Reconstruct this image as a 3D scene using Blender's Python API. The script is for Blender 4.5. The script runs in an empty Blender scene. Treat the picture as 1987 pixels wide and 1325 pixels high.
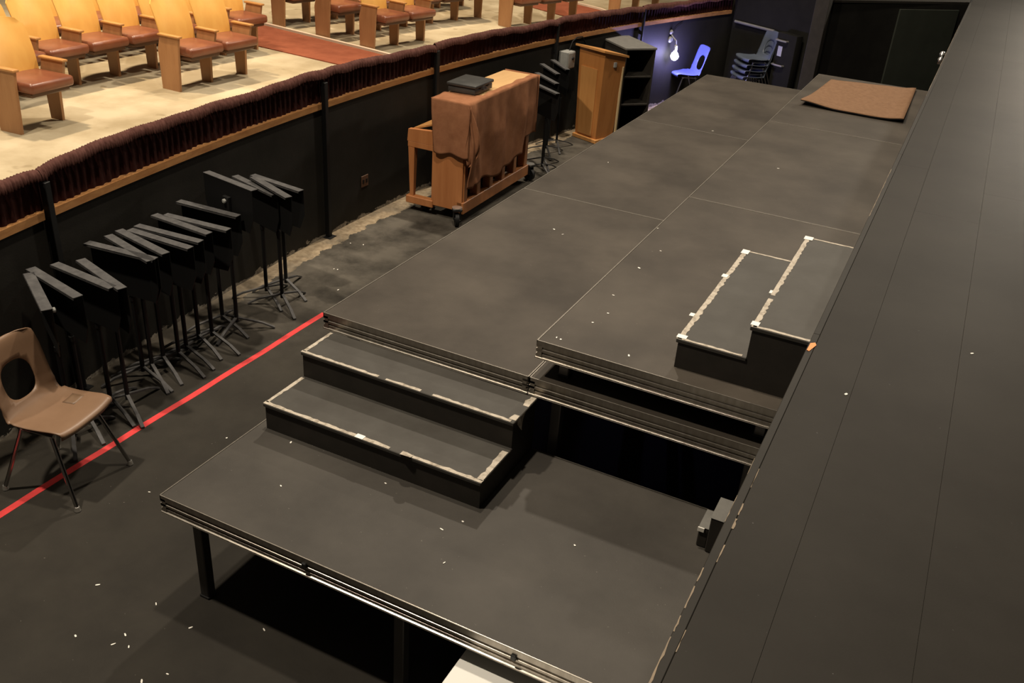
import bpy, bmesh, math, random
from mathutils import Vector, Matrix
random.seed(7)
sc = bpy.context.scene
COL = sc.collection
R = math.radians

# ------------------------------------------------------------------ camera
# X runs across the pit towards the stage, Y away from the viewer, Z up, pit floor at 0
F_PX, YAW, PITCH, ROLL = 1792.64, -0.42901, -0.50054, 0.07596
CAM = Vector((2.7306, -3.5335, 3.3053))
fw = Vector((math.sin(YAW) * math.cos(PITCH), math.cos(YAW) * math.cos(PITCH), math.sin(PITCH)))
rt = Vector((math.cos(YAW), -math.sin(YAW), 0))
up = rt.cross(fw)
r2 = rt * math.cos(ROLL) + up * math.sin(ROLL)
u2 = -rt * math.sin(ROLL) + up * math.cos(ROLL)
cd = bpy.data.cameras.new('camera')
cd.sensor_fit = 'HORIZONTAL'
cd.sensor_width = 36.0
cd.lens = 36.0 * F_PX / 1987.0
cd.clip_start, cd.clip_end = 0.05, 100
cam = bpy.data.objects.new('camera', cd)
COL.objects.link(cam)
mw = Matrix((r2, u2, -fw)).transposed().to_4x4()
mw.translation = CAM
cam.matrix_world = mw
sc.camera = cam

# ------------------------------------------------------------------ world, lamps of the hall, exposure
w = bpy.data.worlds.new('hall_ambience'); sc.world = w
w.use_nodes = True
w.node_tree.nodes['Background'].inputs[0].default_value = (1.0, 0.86, 0.68, 1)
w.node_tree.nodes['Background'].inputs[1].default_value = 0.058
sc.view_settings.view_transform = 'Standard'
sc.view_settings.look = 'None'
sc.view_settings.exposure = 0.0
sc.view_settings.gamma = 1.0
sc.view_settings.use_curve_mapping = False


def lamp(name, loc, target, energy, size, color, spot=None, blend=0.5):
    if spot:
        d = bpy.data.lights.new(name, 'SPOT'); d.spot_size = R(spot); d.spot_blend = blend
        d.shadow_soft_size = size
    else:
        d = bpy.data.lights.new(name, 'AREA'); d.shape = 'DISK'; d.size = size
    d.energy = energy; d.color = color
    o = bpy.data.objects.new(name, d); COL.objects.link(o)
    o.location = loc
    o.rotation_euler = (Vector(target) - Vector(loc)).to_track_quat('-Z', 'Y').to_euler()
    return o


WARM = (1.0, 0.79, 0.54)
WORK = (1.0, 0.87, 0.70)
lamp('house_light', (-6.4, 2.2, 7.8), (-6.4, 2.4, 0.7), 2300, 0.22, WARM, spot=64, blend=0.35)
lamp('house_light.001', (-6.2, 6.6, 7.8), (-6.2, 6.6, 0.7), 1500, 0.22, WARM, spot=66, blend=0.35)
lamp('house_light.002', (-5.6, 11.0, 7.8), (-5.6, 11.0, 0.7), 2100, 0.22, WARM, spot=66, blend=0.35)
lamp('work_light', (-2.2, -2.6, 9.2), (-0.6, -0.6, 0.6), 640, 0.32, WORK)
lamp('work_light.001', (0.4, 0.3, 9.2), (0.7, 0.6, 0.6), 420, 0.32, WORK)
lamp('work_light.002', (-1.6, 6.2, 9.0), (-0.8, 5.2, 0.6), 620, 0.32, WORK)
lamp('stage_light', (1.6, 10.0, 8.0), (1.4, 7.5, 1.2), 260, 0.4, WORK)
lamp('stage_light.001', (4.6, 17.5, 5.2), (2.0, 6.0, 1.3), 300, 0.8, WORK)

# ------------------------------------------------------------------ materials
MATS = {}


def mat(name, col, rough=0.5, metal=0.0, spec=0.5, col2=None, scale=8.0, detail=4.0, lo=0.35, hi=0.7,
        bump=0.0, bscale=60.0, stretch=None, specks=None, emit=None, coat=0.0):
    if name in MATS:
        return MATS[name]
    m = bpy.data.materials.new(name); m.use_nodes = True
    nt = m.node_tree; N = nt.nodes; L = nt.links
    b = N['Principled BSDF']
    b.inputs['Base Color'].default_value = (*col, 1)
    b.inputs['Roughness'].default_value = rough
    b.inputs['Metallic'].default_value = metal
    b.inputs['Specular IOR Level'].default_value = spec
    if coat:
        b.inputs['Coat Weight'].default_value = coat
    tc = N.new('ShaderNodeTexCoord')
    src = tc.outputs['Object']
    if stretch:
        mp = N.new('ShaderNodeMapping'); mp.inputs['Scale'].default_value = stretch
        L.new(src, mp.inputs['Vector']); src = mp.outputs['Vector']
    out = None
    if col2:
        nz = N.new('ShaderNodeTexNoise'); nz.inputs['Scale'].default_value = scale
        nz.inputs['Detail'].default_value = detail; nz.inputs['Roughness'].default_value = 0.6
        L.new(src, nz.inputs['Vector'])
        mr = N.new('ShaderNodeMapRange'); mr.inputs[1].default_value = lo; mr.inputs[2].default_value = hi
        L.new(nz.outputs['Fac'], mr.inputs[0])
        mx = N.new('ShaderNodeMix'); mx.data_type = 'RGBA'
        mx.inputs[6].default_value = (*col, 1); mx.inputs[7].default_value = (*col2, 1)
        L.new(mr.outputs[0], mx.inputs[0]); out = mx.outputs[2]
    if specks:
        sc_, thr, scol = specks
        nz2 = N.new('ShaderNodeTexNoise'); nz2.inputs['Scale'].default_value = sc_
        nz2.inputs['Detail'].default_value = 3
        L.new(tc.outputs['Object'], nz2.inputs['Vector'])
        mr2 = N.new('ShaderNodeMapRange'); mr2.inputs[1].default_value = thr; mr2.inputs[2].default_value = thr + 0.04
        L.new(nz2.outputs['Fac'], mr2.inputs[0])
        mx2 = N.new('ShaderNodeMix'); mx2.data_type = 'RGBA'
        if out:
            L.new(out, mx2.inputs[6])
        else:
            mx2.inputs[6].default_value = (*col, 1)
        mx2.inputs[7].default_value = (*scol, 1)
        L.new(mr2.outputs[0], mx2.inputs[0]); out = mx2.outputs[2]
    if out:
        L.new(out, b.inputs['Base Color'])
    if bump:
        nb = N.new('ShaderNodeTexNoise'); nb.inputs['Scale'].default_value = bscale; nb.inputs['Detail'].default_value = 5
        L.new(src, nb.inputs['Vector'])
        bp = N.new('ShaderNodeBump'); bp.inputs['Strength'].default_value = bump; bp.inputs['Distance'].default_value = 0.01
        L.new(nb.outputs['Fac'], bp.inputs['Height']); L.new(bp.outputs['Normal'], b.inputs['Normal'])
    if emit:
        b.inputs['Emission Color'].default_value = (*emit[0], 1)
        b.inputs['Emission Strength'].default_value = emit[1]
    MATS[name] = m
    return m


deck_black = mat('black_deck_paint', (0.036, 0.030, 0.024), 0.56, spec=0.16, col2=(0.072, 0.061, 0.049), scale=1.7, detail=9, lo=0.32, hi=0.72,
                 bump=0.05, bscale=120, specks=(70, 0.715, (0.10, 0.09, 0.075)))
deck_grey = mat('worn_black_deck_paint', (0.038, 0.034, 0.029), 0.6, spec=0.22, col2=(0.060, 0.054, 0.046), scale=2.2, detail=9, lo=0.32, hi=0.72,
                bump=0.05, bscale=120, specks=(60, 0.72, (0.11, 0.10, 0.085)))
stage_paint = mat('stage_black_paint', (0.019, 0.017, 0.0145), 0.55, spec=0.07, col2=(0.028, 0.0253, 0.0215), scale=1.4, detail=9,
                  bump=0.02, bscale=150, specks=(60, 0.76, (0.075, 0.072, 0.068)))
tread_paint = mat('tread_black_paint', (0.046, 0.042, 0.036), 0.6, spec=0.22, col2=(0.060, 0.056, 0.049), scale=6, detail=6, bump=0.05)
black_wood = mat('black_painted_wood', (0.025, 0.022, 0.018), 0.6, spec=0.25, col2=(0.034, 0.029, 0.024), scale=9)
void_black = mat('matt_black_paint', (0.009, 0.0085, 0.0072), 0.85, spec=0.1, col2=(0.0125, 0.0118, 0.010), scale=4)
panel_black = mat('greenish_black_panel', (0.019, 0.022, 0.016), 0.7, spec=0.25, col2=(0.025, 0.028, 0.021), scale=3)
alu = mat('aluminium_rail', (0.36, 0.33, 0.29), 0.32, metal=0.9, col2=(0.26, 0.235, 0.20), scale=30, stretch=(1, 1, 0.2))
alu_lip = mat('aluminium_lip', (0.22, 0.20, 0.17), 0.5, metal=0.55, col2=(0.14, 0.125, 0.105), scale=40)
leg_steel = mat('dark_steel_leg', (0.07, 0.065, 0.06), 0.45, metal=0.6)
leg_grey = mat('grey_steel_leg', (0.22, 0.21, 0.20), 0.4, metal=0.7)
bolt_black = mat('black_plastic', (0.01, 0.01, 0.01), 0.5)
tape_white = mat('worn_white_tape', (0.42, 0.37, 0.30), 0.7, col2=(0.20, 0.165, 0.12), scale=35, detail=6, lo=0.45, hi=0.7)
tape_red = mat('red_tape', (0.66, 0.045, 0.045), 0.55, col2=(0.52, 0.035, 0.035), scale=12)
tape_orange = mat('orange_tape', (0.75, 0.25, 0.07), 0.6)
stand_black = mat('black_enamel', (0.007, 0.007, 0.007), 0.55, spec=0.3)
ledge_black = mat('scuffed_black_enamel', (0.055, 0.053, 0.053), 0.6, spec=0.25, col2=(0.085, 0.082, 0.080), scale=20)
chrome = mat('chrome', (0.80, 0.78, 0.74), 0.22, metal=0.85)
dull_chrome = mat('dull_chrome_tube', (0.32, 0.31, 0.30), 0.22, metal=1.0)
brown_plastic = mat('brown_plastic', (0.175, 0.103, 0.060), 0.42, spec=0.45, col2=(0.205, 0.123, 0.073), scale=5)
tan_tape = mat('brown_tape', (0.15, 0.09, 0.05), 0.5)
blue_plastic = mat('blue_plastic', (0.08, 0.10, 0.42), 0.4, spec=0.5)
navy_plastic = mat('navy_plastic', (0.075, 0.09, 0.12), 0.4, spec=0.5)
seat_wood = mat('honey_plywood', (0.72, 0.40, 0.10), 0.38, spec=0.5, col2=(0.60, 0.29, 0.06), scale=3, detail=5, stretch=(1, 1, 0.3))
panel_wood = mat('seat_side_wood', (0.36, 0.185, 0.08), 0.5, col2=(0.30, 0.145, 0.06), scale=18, stretch=(1, 1, 0.15))
arm_wood = mat('armrest_wood', (0.46, 0.23, 0.075), 0.35, col2=(0.36, 0.17, 0.055), scale=10)
leather = mat('brown_leather', (0.19, 0.062, 0.028), 0.35, spec=0.55, col2=(0.14, 0.043, 0.02), scale=6)
leather_under = mat('seat_pan_dark', (0.10, 0.05, 0.028), 0.5)
carpet = mat('red_brown_carpet', (0.25, 0.078, 0.041), 0.95, spec=0.1, col2=(0.19, 0.056, 0.029), scale=5, detail=8, bump=0.2, bscale=300)
concrete = mat('stained_concrete', (0.43, 0.365, 0.25), 0.7, col2=(0.25, 0.195, 0.11), scale=1.3, detail=8, lo=0.38, hi=0.70, bump=0.05, bscale=40,
               specks=(3.2, 0.68, (0.24, 0.19, 0.11)))
curb_mat = mat('pale_curb', (0.62, 0.48, 0.36), 0.6)
lit_ruffle_mat = mat('maroon_curtain_lit_ruffle', (0.105, 0.046, 0.037), 0.9, spec=0.1, col2=(0.06, 0.024, 0.019), scale=20)  # same cloth as the drape; lighter tone paints in the light it catches
velvet = mat('maroon_curtain', (0.040, 0.012, 0.0095), 0.9, spec=0.1, col2=(0.026, 0.0075, 0.006), scale=14)
wood_trim = mat('varnished_trim', (0.46, 0.23, 0.085), 0.4, col2=(0.33, 0.145, 0.05), scale=10, stretch=(3, 0.6, 3), detail=6)
piano_wood = mat('piano_maple', (0.42, 0.17, 0.06), 0.42, col2=(0.35, 0.13, 0.043), scale=14, stretch=(1, 1, 0.12), detail=5)
lid_wood = mat('piano_lid_maple', (0.66, 0.42, 0.20), 0.35, col2=(0.58, 0.35, 0.155), scale=14, stretch=(1, 0.12, 1), detail=5)
cloth_brown = mat('brown_cloth', (0.30, 0.135, 0.068), 0.95, spec=0.1, col2=(0.22, 0.092, 0.045), scale=9, detail=6, bump=0.25, bscale=220)
ivory = mat('ivory_keys', (0.7, 0.62, 0.48), 0.35)
lectern_wood = mat('lectern_oak', (0.50, 0.21, 0.06), 0.42, col2=(0.42, 0.165, 0.045), scale=14, stretch=(1, 1, 0.12), detail=5)
lectern_light = mat('lectern_light_oak', (0.58, 0.28, 0.09), 0.4, col2=(0.50, 0.23, 0.07), scale=14, stretch=(1, 1, 0.12))
cream_edge = mat('cream_edge_board', (0.52, 0.40, 0.22), 0.55)
grey_metal = mat('grey_enamel', (0.30, 0.30, 0.28), 0.45, col2=(0.24, 0.24, 0.225), scale=8)
top_grey = mat('dusty_black_laminate', (0.16, 0.155, 0.14), 0.6, col2=(0.12, 0.115, 0.105), scale=12, detail=6)
case_black = mat('black_case', (0.032, 0.032, 0.030), 0.45, col2=(0.045, 0.044, 0.041), scale=10)
white_board = mat('white_melamine', (0.88, 0.87, 0.82), 0.5)
mat_brown = mat('brown_mat', (0.20, 0.115, 0.066), 0.95, spec=0.1, col2=(0.155, 0.088, 0.05), scale=25, detail=6, bump=0.2, bscale=260)
mat_edge = mat('rubber_edge', (0.012, 0.011, 0.010), 0.8)
paper = mat('white_paper_scrap', (0.78, 0.75, 0.68), 0.7)
bulb_mat = mat('lit_bulb', (1, 1, 1), 0.3, emit=((0.72, 0.72, 1.0), 45))


def coord_mask_material(name, base, base2, wear, kind):
    """paint with a worn, dusty band of its own: along the foot of the pit wall"""
    m = bpy.data.materials.new(name); m.use_nodes = True
    nt = m.node_tree; N = nt.nodes; L = nt.links
    b = N['Principled BSDF']; b.inputs['Roughness'].default_value = 0.65; b.inputs['Specular IOR Level'].default_value = 0.12
    tc = N.new('ShaderNodeTexCoord'); sp = N.new('ShaderNodeSeparateXYZ'); L.new(tc.outputs['Object'], sp.inputs[0])

    def mth(op, a, c=None, c2=None):
        n = N.new('ShaderNodeMath'); n.operation = op
        for i, v in enumerate((a, c, c2)):
            if v is None:
                continue
            if isinstance(v, (int, float)):
                n.inputs[i].default_value = v
            else:
                L.new(v, n.inputs[i])
        return n.outputs[0]

    def noise(s, d, stretch=None):
        n = N.new('ShaderNodeTexNoise'); n.inputs['Scale'].default_value = s; n.inputs['Detail'].default_value = d
        n.inputs['Roughness'].default_value = 0.62
        if stretch:
            mp = N.new('ShaderNodeMapping'); mp.inputs['Scale'].default_value = stretch
            L.new(tc.outputs['Object'], mp.inputs['Vector']); L.new(mp.outputs[0], n.inputs['Vector'])
        else:
            L.new(tc.outputs['Object'], n.inputs['Vector'])
        return n.outputs['Fac']

    def rng(v, a, c, d0=0.0, d1=1.0):
        n = N.new('ShaderNodeMapRange'); n.inputs[1].default_value = a; n.inputs[2].default_value = c
        n.inputs[3].default_value = d0; n.inputs[4].default_value = d1
        L.new(v, n.inputs[0]); return n.outputs[0]

    def mixc(f, a, c):
        n = N.new('ShaderNodeMix'); n.data_type = 'RGBA'; L.new(f, n.inputs[0])
        for i, v in ((6, a), (7, c)):
            if isinstance(v, tuple):
                n.inputs[i].default_value = (*v, 1)
            else:
                L.new(v, n.inputs[i])
        return n.outputs[2]
    body = mixc(rng(noise(2.4, 8), 0.35, 0.68), base, base2)
    if kind == 'floor':
        # distance from the curved wall foot
        y = sp.outputs['Y']
        arcx = mth('ADD', mth('MULTIPLY', mth('MULTIPLY', y, y), 0.0218442), mth('ADD', mth('MULTIPLY', y, -0.138917), -1.8816))
        dist = mth('SUBTRACT', sp.outputs['X'], arcx)
        n1 = noise(3.0, 8)
        dusty = mth('MULTIPLY', rng(dist, 1.5, 0.35), rng(n1, 0.30, 0.62))
        dusty = mth('MULTIPLY', dusty, rng(y, 0.3, 2.0, 0.12, 1.0))
        body = mixc(dusty, body, (0.115, 0.102, 0.083))
        bare = mth('GREATER_THAN', mth('ADD', mth('MULTIPLY', rng(dist, 0.30, 0.03), 0.75), mth('MULTIPLY', noise(5.5, 9), 0.75)), 0.70)
        bare = mth('MULTIPLY', bare, mth('MULTIPLY', rng(noise(2.0, 6), 0.30, 0.5), rng(y, 1.1, 2.2, 0.08, 1.0)))
        body = mixc(bare, body, mixc(rng(noise(18, 6), 0.35, 0.65), wear, (0.20, 0.15, 0.095)))
        spk = rng(noise(55, 3), 0.735, 0.76)
        body = mixc(spk, body, (0.22, 0.20, 0.17))
    else:
        z = sp.outputs['Z']
        m1 = mth('GREATER_THAN', mth('ADD', rng(z, 0.16, 0.0, -0.55, 0.30), noise(7.5, 9, (1, 1, 1.8))), 0.66)
        body = mixc(m1, body, mixc(rng(noise(30, 4), 0.4, 0.6), wear, (0.16, 0.14, 0.115)))
    L.new(body, b.inputs['Base Color'])
    bp = N.new('ShaderNodeBump'); bp.inputs['Strength'].default_value = 0.08; bp.inputs['Distance'].default_value = 0.01
    L.new(noise(70, 5), bp.inputs['Height']); L.new(bp.outputs['Normal'], b.inputs['Normal'])
    MATS[name] = m
    return m


floor_mat = coord_mask_material('pit_floor_paint', (0.022, 0.0195, 0.016), (0.031, 0.0275, 0.022), (0.34, 0.27, 0.18), 'floor')
wall_mat = coord_mask_material('pit_wall_paint', (0.016, 0.015, 0.0125), (0.023, 0.021, 0.018), (0.30, 0.27, 0.22), 'wall')
nosing_mat = mat('worn_stage_nosing', (0.021, 0.019, 0.016), 0.55, spec=0.1, col2=(0.026, 0.0235, 0.020), scale=3)
wear_mat = mat('bare_wood_wear', (0.22, 0.16, 0.095), 0.6, col2=(0.15, 0.11, 0.07), scale=20)


# ------------------------------------------------------------------ mesh helpers
class MB:
    """collects shapes for ONE mesh"""

    def __init__(s):
        s.v = []; s.f = []

    def add(s, vs, fs, M=None):
        o = len(s.v)
        s.v += [tuple(M @ Vector(p)) if M else tuple(p) for p in vs]
        s.f += [tuple(i + o for i in f) for f in fs]
        return s

    def box(s, a, b, M=None, bev=0.0, seg=1):
        x0, y0, z0 = a; x1, y1, z1 = b
        vs = [(x0, y0, z0), (x1, y0, z0), (x1, y1, z0), (x0, y1, z0), (x0, y0, z1), (x1, y0, z1), (x1, y1, z1), (x0, y1, z1)]
        fs = [(3, 2, 1, 0), (4, 5, 6, 7), (0, 1, 5, 4), (1, 2, 6, 5), (2, 3, 7, 6), (3, 0, 4, 7)]
        if bev:
            bm = bmesh.new()
            q = [bm.verts.new(p) for p in vs]
            for f in fs:
                bm.faces.new([q[i] for i in f])
            bmesh.ops.bevel(bm, geom=list(bm.edges), offset=bev, segments=seg, affect='EDGES', profile=0.5)
            bm.verts.index_update()
            vs = [v.co.copy() for v in bm.verts]; fs = [tuple(v.index for v in f.verts) for f in bm.faces]
            bm.free()
        return s.add(vs, fs, M)

    def hexa(s, bot, top, M=None):
        vs = list(bot) + list(top)
        fs = [(3, 2, 1, 0), (4, 5, 6, 7), (0, 1, 5, 4), (1, 2, 6, 5), (2, 3, 7, 6), (3, 0, 4, 7)]
        return s.add(vs, fs, M)

    def tube(s, pts, r, n=8, cap=True, M=None):
        pts = [Vector(p) for p in pts]
        rr = r if isinstance(r, (list, tuple)) else [r] * len(pts)
        vs = []; fs = []
        t0 = (pts[1] - pts[0]).normalized()
        ref = Vector((0, 0, 1)) if abs(t0.z) < 0.9 else Vector((1, 0, 0))
        x = t0.cross(ref).normalized()
        for i, p in enumerate(pts):
            if i == 0:
                t = t0
            elif i == len(pts) - 1:
                t = (pts[i] - pts[i - 1]).normalized()
            else:
                t = ((pts[i + 1] - pts[i]).normalized() + (pts[i] - pts[i - 1]).normalized()).normalized()
            x = (x - t * x.dot(t)).normalized(); y = t.cross(x)
            for k in range(n):
                a = 2 * math.pi * k / n
                vs.append(p + (x * math.cos(a) + y * math.sin(a)) * rr[i])
        for i in range(len(pts) - 1):
            for k in range(n):
                k2 = (k + 1) % n
                fs.append((i * n + k, i * n + k2, (i + 1) * n + k2, (i + 1) * n + k))
        if cap:
            fs.append(tuple(range(n - 1, -1, -1))); o = (len(pts) - 1) * n
            fs.append(tuple(o + k for k in range(n)))
        return s.add(vs, fs, M)

    def prism(s, poly, z0, z1, M=None):
        n = len(poly)
        vs = [(x, y, z0) for x, y in poly] + [(x, y, z1) for x, y in poly]
        fs = [tuple(range(n - 1, -1, -1)), tuple(range(n, 2 * n))]
        fs += [(i, (i + 1) % n, n + (i + 1) % n, n + i) for i in range(n)]
        return s.add(vs, fs, M)

    def lathe(s, prof, n=16, M=None):
        vs = []; fs = []
        for r, z in prof:
            for k in range(n):
                a = 2 * math.pi * k / n
                vs.append((r * math.cos(a), r * math.sin(a), z))
        for i in range(len(prof) - 1):
            for k in range(n):
                k2 = (k + 1) % n
                fs.append((i * n + k, i * n + k2, (i + 1) * n + k2, (i + 1) * n + k))
        fs.append(tuple(range(n - 1, -1, -1))); o = (len(prof) - 1) * n
        fs.append(tuple(o + k for k in range(n)))
        return s.add(vs, fs, M)

    def grid(s, fn, nu, nv, closed=False):
        vs = [fn(i / nu, j / nv) for j in range(nv + 1) for i in range(nu + 1)]
        fs = []
        for j in range(nv):
            for i in range(nu):
                a = j * (nu + 1) + i
                fs.append((a, a + 1, a + nu + 2, a + nu + 1))
        return s.add(vs, fs)

    def mesh(s, name):
        me = bpy.data.meshes.new(name)
        me.from_pydata(s.v, [], s.f)
        bm = bmesh.new(); bm.from_mesh(me)
        bmesh.ops.recalc_face_normals(bm, faces=bm.faces)
        bm.to_mesh(me); bm.free()
        return me


def obj(name, m, material, parent=None, smooth=True, angle=35):
    me = m.mesh(name) if isinstance(m, MB) else m
    if isinstance(material, (list, tuple)):
        for q in material:
            me.materials.append(q)
    elif not me.materials:
        me.materials.append(material)
    if smooth and isinstance(m, MB):
        me.shade_smooth(); me.set_sharp_from_angle(angle=R(angle))
    o = bpy.data.objects.new(name, me); COL.objects.link(o)
    if parent:
        o.parent = parent
    return o


def tag(o, label, cat, group=None):
    o['label'] = label; o['category'] = cat
    if group:
        o['group'] = group
    return o


def thing(name, label, cat, loc=(0, 0, 0), rz=0.0, group=None):
    o = bpy.data.objects.new(name, None); COL.objects.link(o)
    o.empty_display_size = 0.1
    o.location = loc; o.rotation_euler = (0, 0, rz)
    return tag(o, label, cat, group)


def struct(name, m, material, parent=None, **k):
    o = obj(name, m, material, parent, **k)
    if not parent:
        o['kind'] = 'structure'
    return o


def copy_tree(o, loc, rz, label, group=None):
    r = o.copy(); COL.objects.link(r); r.location = loc; r.rotation_euler = (0, 0, rz)
    r['label'] = label
    if group:
        r['group'] = group
    for ch in o.children:
        c = ch.copy(); COL.objects.link(c); c.parent = r
        for g in ch.children:
            d = g.copy(); COL.objects.link(d); d.parent = c
    return r


ORD = ['first', 'second', 'third', 'fourth', 'fifth', 'sixth', 'seventh', 'eighth', 'ninth', 'tenth', 'eleventh', 'twelfth',
       'thirteenth', 'fourteenth', 'fifteenth', 'sixteenth']


def arc(v):
    return 0.0218442 * v * v - 0.13891711 * v - 1.88158817


def arc_n(v):
    """unit normal of the pit wall towards the pit, in plan"""
    d = 2 * 0.0218442 * v - 0.13891711
    n = Vector((1, -d, 0)); return n.normalized()


def arc_p(v, off, z):
    n = arc_n(v)
    return Vector((arc(v) + n.x * off, v + n.y * off, z))


# ------------------------------------------------------------------ the setting
Z1, Z2, Z3, ZS, ZH = 0.617, 1.016, 1.219, 1.626, 0.72      # platform tops, stage, house floor
VA, VB = -3.6, 11.6
NSEG = 76
vv = [VA + (VB - VA) * i / NSEG for i in range(NSEG + 1)]

m = MB()
bot = [(arc(v) - 0.3, v, 0) for v in vv]
n = len(bot)
m.add([(p[0], p[1], 0) for p in bot] + [(2.6, v, 0) for v in vv], [(i, i + 1, n + i + 1, n + i) for i in range(n - 1)])
struct('floor', m, floor_mat)

# curved pit wall, black, with a parapet above the level of the house floor
m = MB()
ring = []
for v in vv:
    ring.append([arc_p(v, 0, 0), arc_p(v, 0, 1.165), arc_p(v, -0.14, 1.165), arc_p(v, -0.14, 0)])
vs = [p for q in ring for p in q]
fs = []
for i in range(NSEG):
    for k in range(3):
        fs.append((i * 4 + k, i * 4 + k + 1, i * 4 + 5 + k, i * 4 + 4 + k))
m.add(vs, fs)
struct('wall_left', m, wall_mat)

# house floor behind the parapet
m = MB()
vh = [VA - 1 + (18 + 3.6) * i / 60 for i in range(61)]
a = [(arc(v) - 0.14 if v < 11.6 else arc(11.6) - 0.14 - (v - 11.6) * 0.2, v, ZH) for v in vh]
b = [(-13, v, ZH) for v in vh]
m.add(a + b, [(i, i + 1, 61 + i + 1, 61 + i) for i in range(60)])
struct('floor_house', m, concrete)

# stage: fascia, nosing and rows of floor panels
m = MB(); m.box((2.462, -6.0, 0), (2.50, 12.1, ZS - 0.03))
struct('wall_stage', m, void_black)
stage = bpy.data.objects.new('floor_stage', None); COL.objects.link(stage); stage['kind'] = 'structure'
strips = [(2.4735, 2.6556), (2.6562, 2.9906), (2.9912, 4.2106), (4.2112, 5.4306), (5.4312, 6.65)]
gap = 0.0006
for si, (x0, x1) in enumerate(strips):
    off = [0.0, -0.9, -0.3, 0.9, 0.2][si]
    y = -6.0 + off - 1
    while y < 14:
        ya, yb = y, y + 4.88 - gap
        m = MB(); m.box((x0, ya, ZS - 0.03), (x1, yb, ZS), bev=0.0004)
        obj('floor_panel', m, stage_paint, stage)
        y += 4.88
y = -6.0
while y < 12:
    m = MB(); m.box((2.446, y, ZS - 0.045), (2.4725, min(y + 3.0 - gap, 12.06), ZS + 0.0005), bev=0.002, seg=1)
    obj('nosing', m, nosing_mat, stage)
    y += 3.0
m = MB(); m.prism([(0.74, 10.27), (2.445, 12.06), (2.445, 14.0), (0.74, 14.0)], ZS - 0.03, ZS)
obj('floor_panel', m, stage_paint, stage)
# bare wood where the paint of the nosing has rubbed off
for (ya, yb, x, wd) in [(-2.05, -1.86, 2.4462, 0.006), (-1.84, -1.78, 2.4462, 0.005), (-1.75, -1.66, 2.4462, 0.005), (-1.64, -1.58, 2.4462, 0.004),
                        (-1.38, -1.33, 2.4705, 0.008), (-1.31, -1.25, 2.4705, 0.005), (-1.36, -1.22, 2.4462, 0.003), (-1.54, -1.46, 2.4712, 0.004),
                        (-1.16, -1.05, 2.4720, 0.003), (-1.90, -1.82, 2.4720, 0.003), (-1.10, -1.00, 2.4462, 0.003), (1.6, 2.6, 2.4462, 0.003),
                        (5.0, 9.5, 2.4462, 0.003)]:
    m = MB()
    nn = max(4, int((yb - ya) / 0.02)); nn = min(nn, 40)
    pts = [(x, ya + (yb - ya) * i / nn) for i in range(nn + 1)]
    poly = [(p[0] + 0.001 * random.random(), p[1]) for p in pts] + [(p[0] + wd * (0.4 + 0.8 * random.random()), p[1]) for p in reversed(pts)]
    m.prism(poly, ZS - 0.002, ZS + 0.0016)
    obj('bare_wood_patch', m, wear_mat, stage)

# end of the pit: tall black wall, then an oblique wall up to the stage level
def wall_seg(name, p, q, z1, th, material, z0=0.0):
    d = Vector((q[0] - p[0], q[1] - p[1], 0)); nrm = Vector((-d.y, d.x, 0)).normalized() * th
    mm = MB(); mm.prism([p, q, (q[0] + nrm.x, q[1] + nrm.y), (p[0] + nrm.x, p[1] + nrm.y)], z0, z1)
    return struct(name, mm, material)


wall_seg('wall_end', (-0.86, 11.25), (0.74, 10.30), 3.4, 0.12, void_black)
wall_seg('wall_corner', (0.74, 10.30), (2.46, 12.07), ZS - 0.03, 0.08, void_black)
d = Vector((2.46 - 0.74, 12.07 - 10.30, 0)); L = d.length; d /= L
ang = math.atan2(d.y, d.x)
dr = MB(); dr.box((0, -0.03, 0), (1.05, -0.002, 1.50), bev=0.004)
o = struct('door_1', dr, panel_black); o.location = (0.74 + d.x * 1.22, 10.30 + d.y * 1.22, 0.02); o.rotation_euler = (0, 0, ang)
pl = MB(); pl.box((0.62, 10.02, 0), (0.80, 10.29, 3.4), bev=0.004)
struct('trim_1', pl, black_wood)
# rail along the end wall
e0, e1 = Vector((-0.66, 11.09, 1.06)), Vector((0.02, 10.70, 1.06))
m = MB(); m.tube([e0, e1], 0.020, 8)
struct('trim_2', m, top_grey)

# wooden trim below the curtain, one board per bay, and the black posts in front
POSTS = [-0.15, 2.80, 4.58, 6.94, 8.88]
BAYS = [(-3.4, -0.15), (-0.15, 2.80), (2.80, 4.58), (4.58, 6.94), (6.94, 8.88), (8.88, 11.1)]
for i, (a, b) in enumerate(BAYS):
    a2, b2 = a + 0.03, b - 0.03
    k = 14; m = MB(); vs = []; fs = []
    for j in range(k + 1):
        v = a2 + (b2 - a2) * j / k
        vs += [arc_p(v, -0.14, 1.165), arc_p(v, 0.018, 1.165), arc_p(v, 0.018, 1.213), arc_p(v, -0.14, 1.213)]
    for j in range(k):
        for q in range(4):
            fs.append((j * 4 + q, j * 4 + (q + 1) % 4, j * 4 + 4 + (q + 1) % 4, j * 4 + 4 + q))
    fs += [(0, 1, 2, 3), tuple(k * 4 + q for q in (3, 2, 1, 0))]
    m.add(vs, fs)
    struct('trim_%d' % (i + 3), m, wood_trim)

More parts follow.
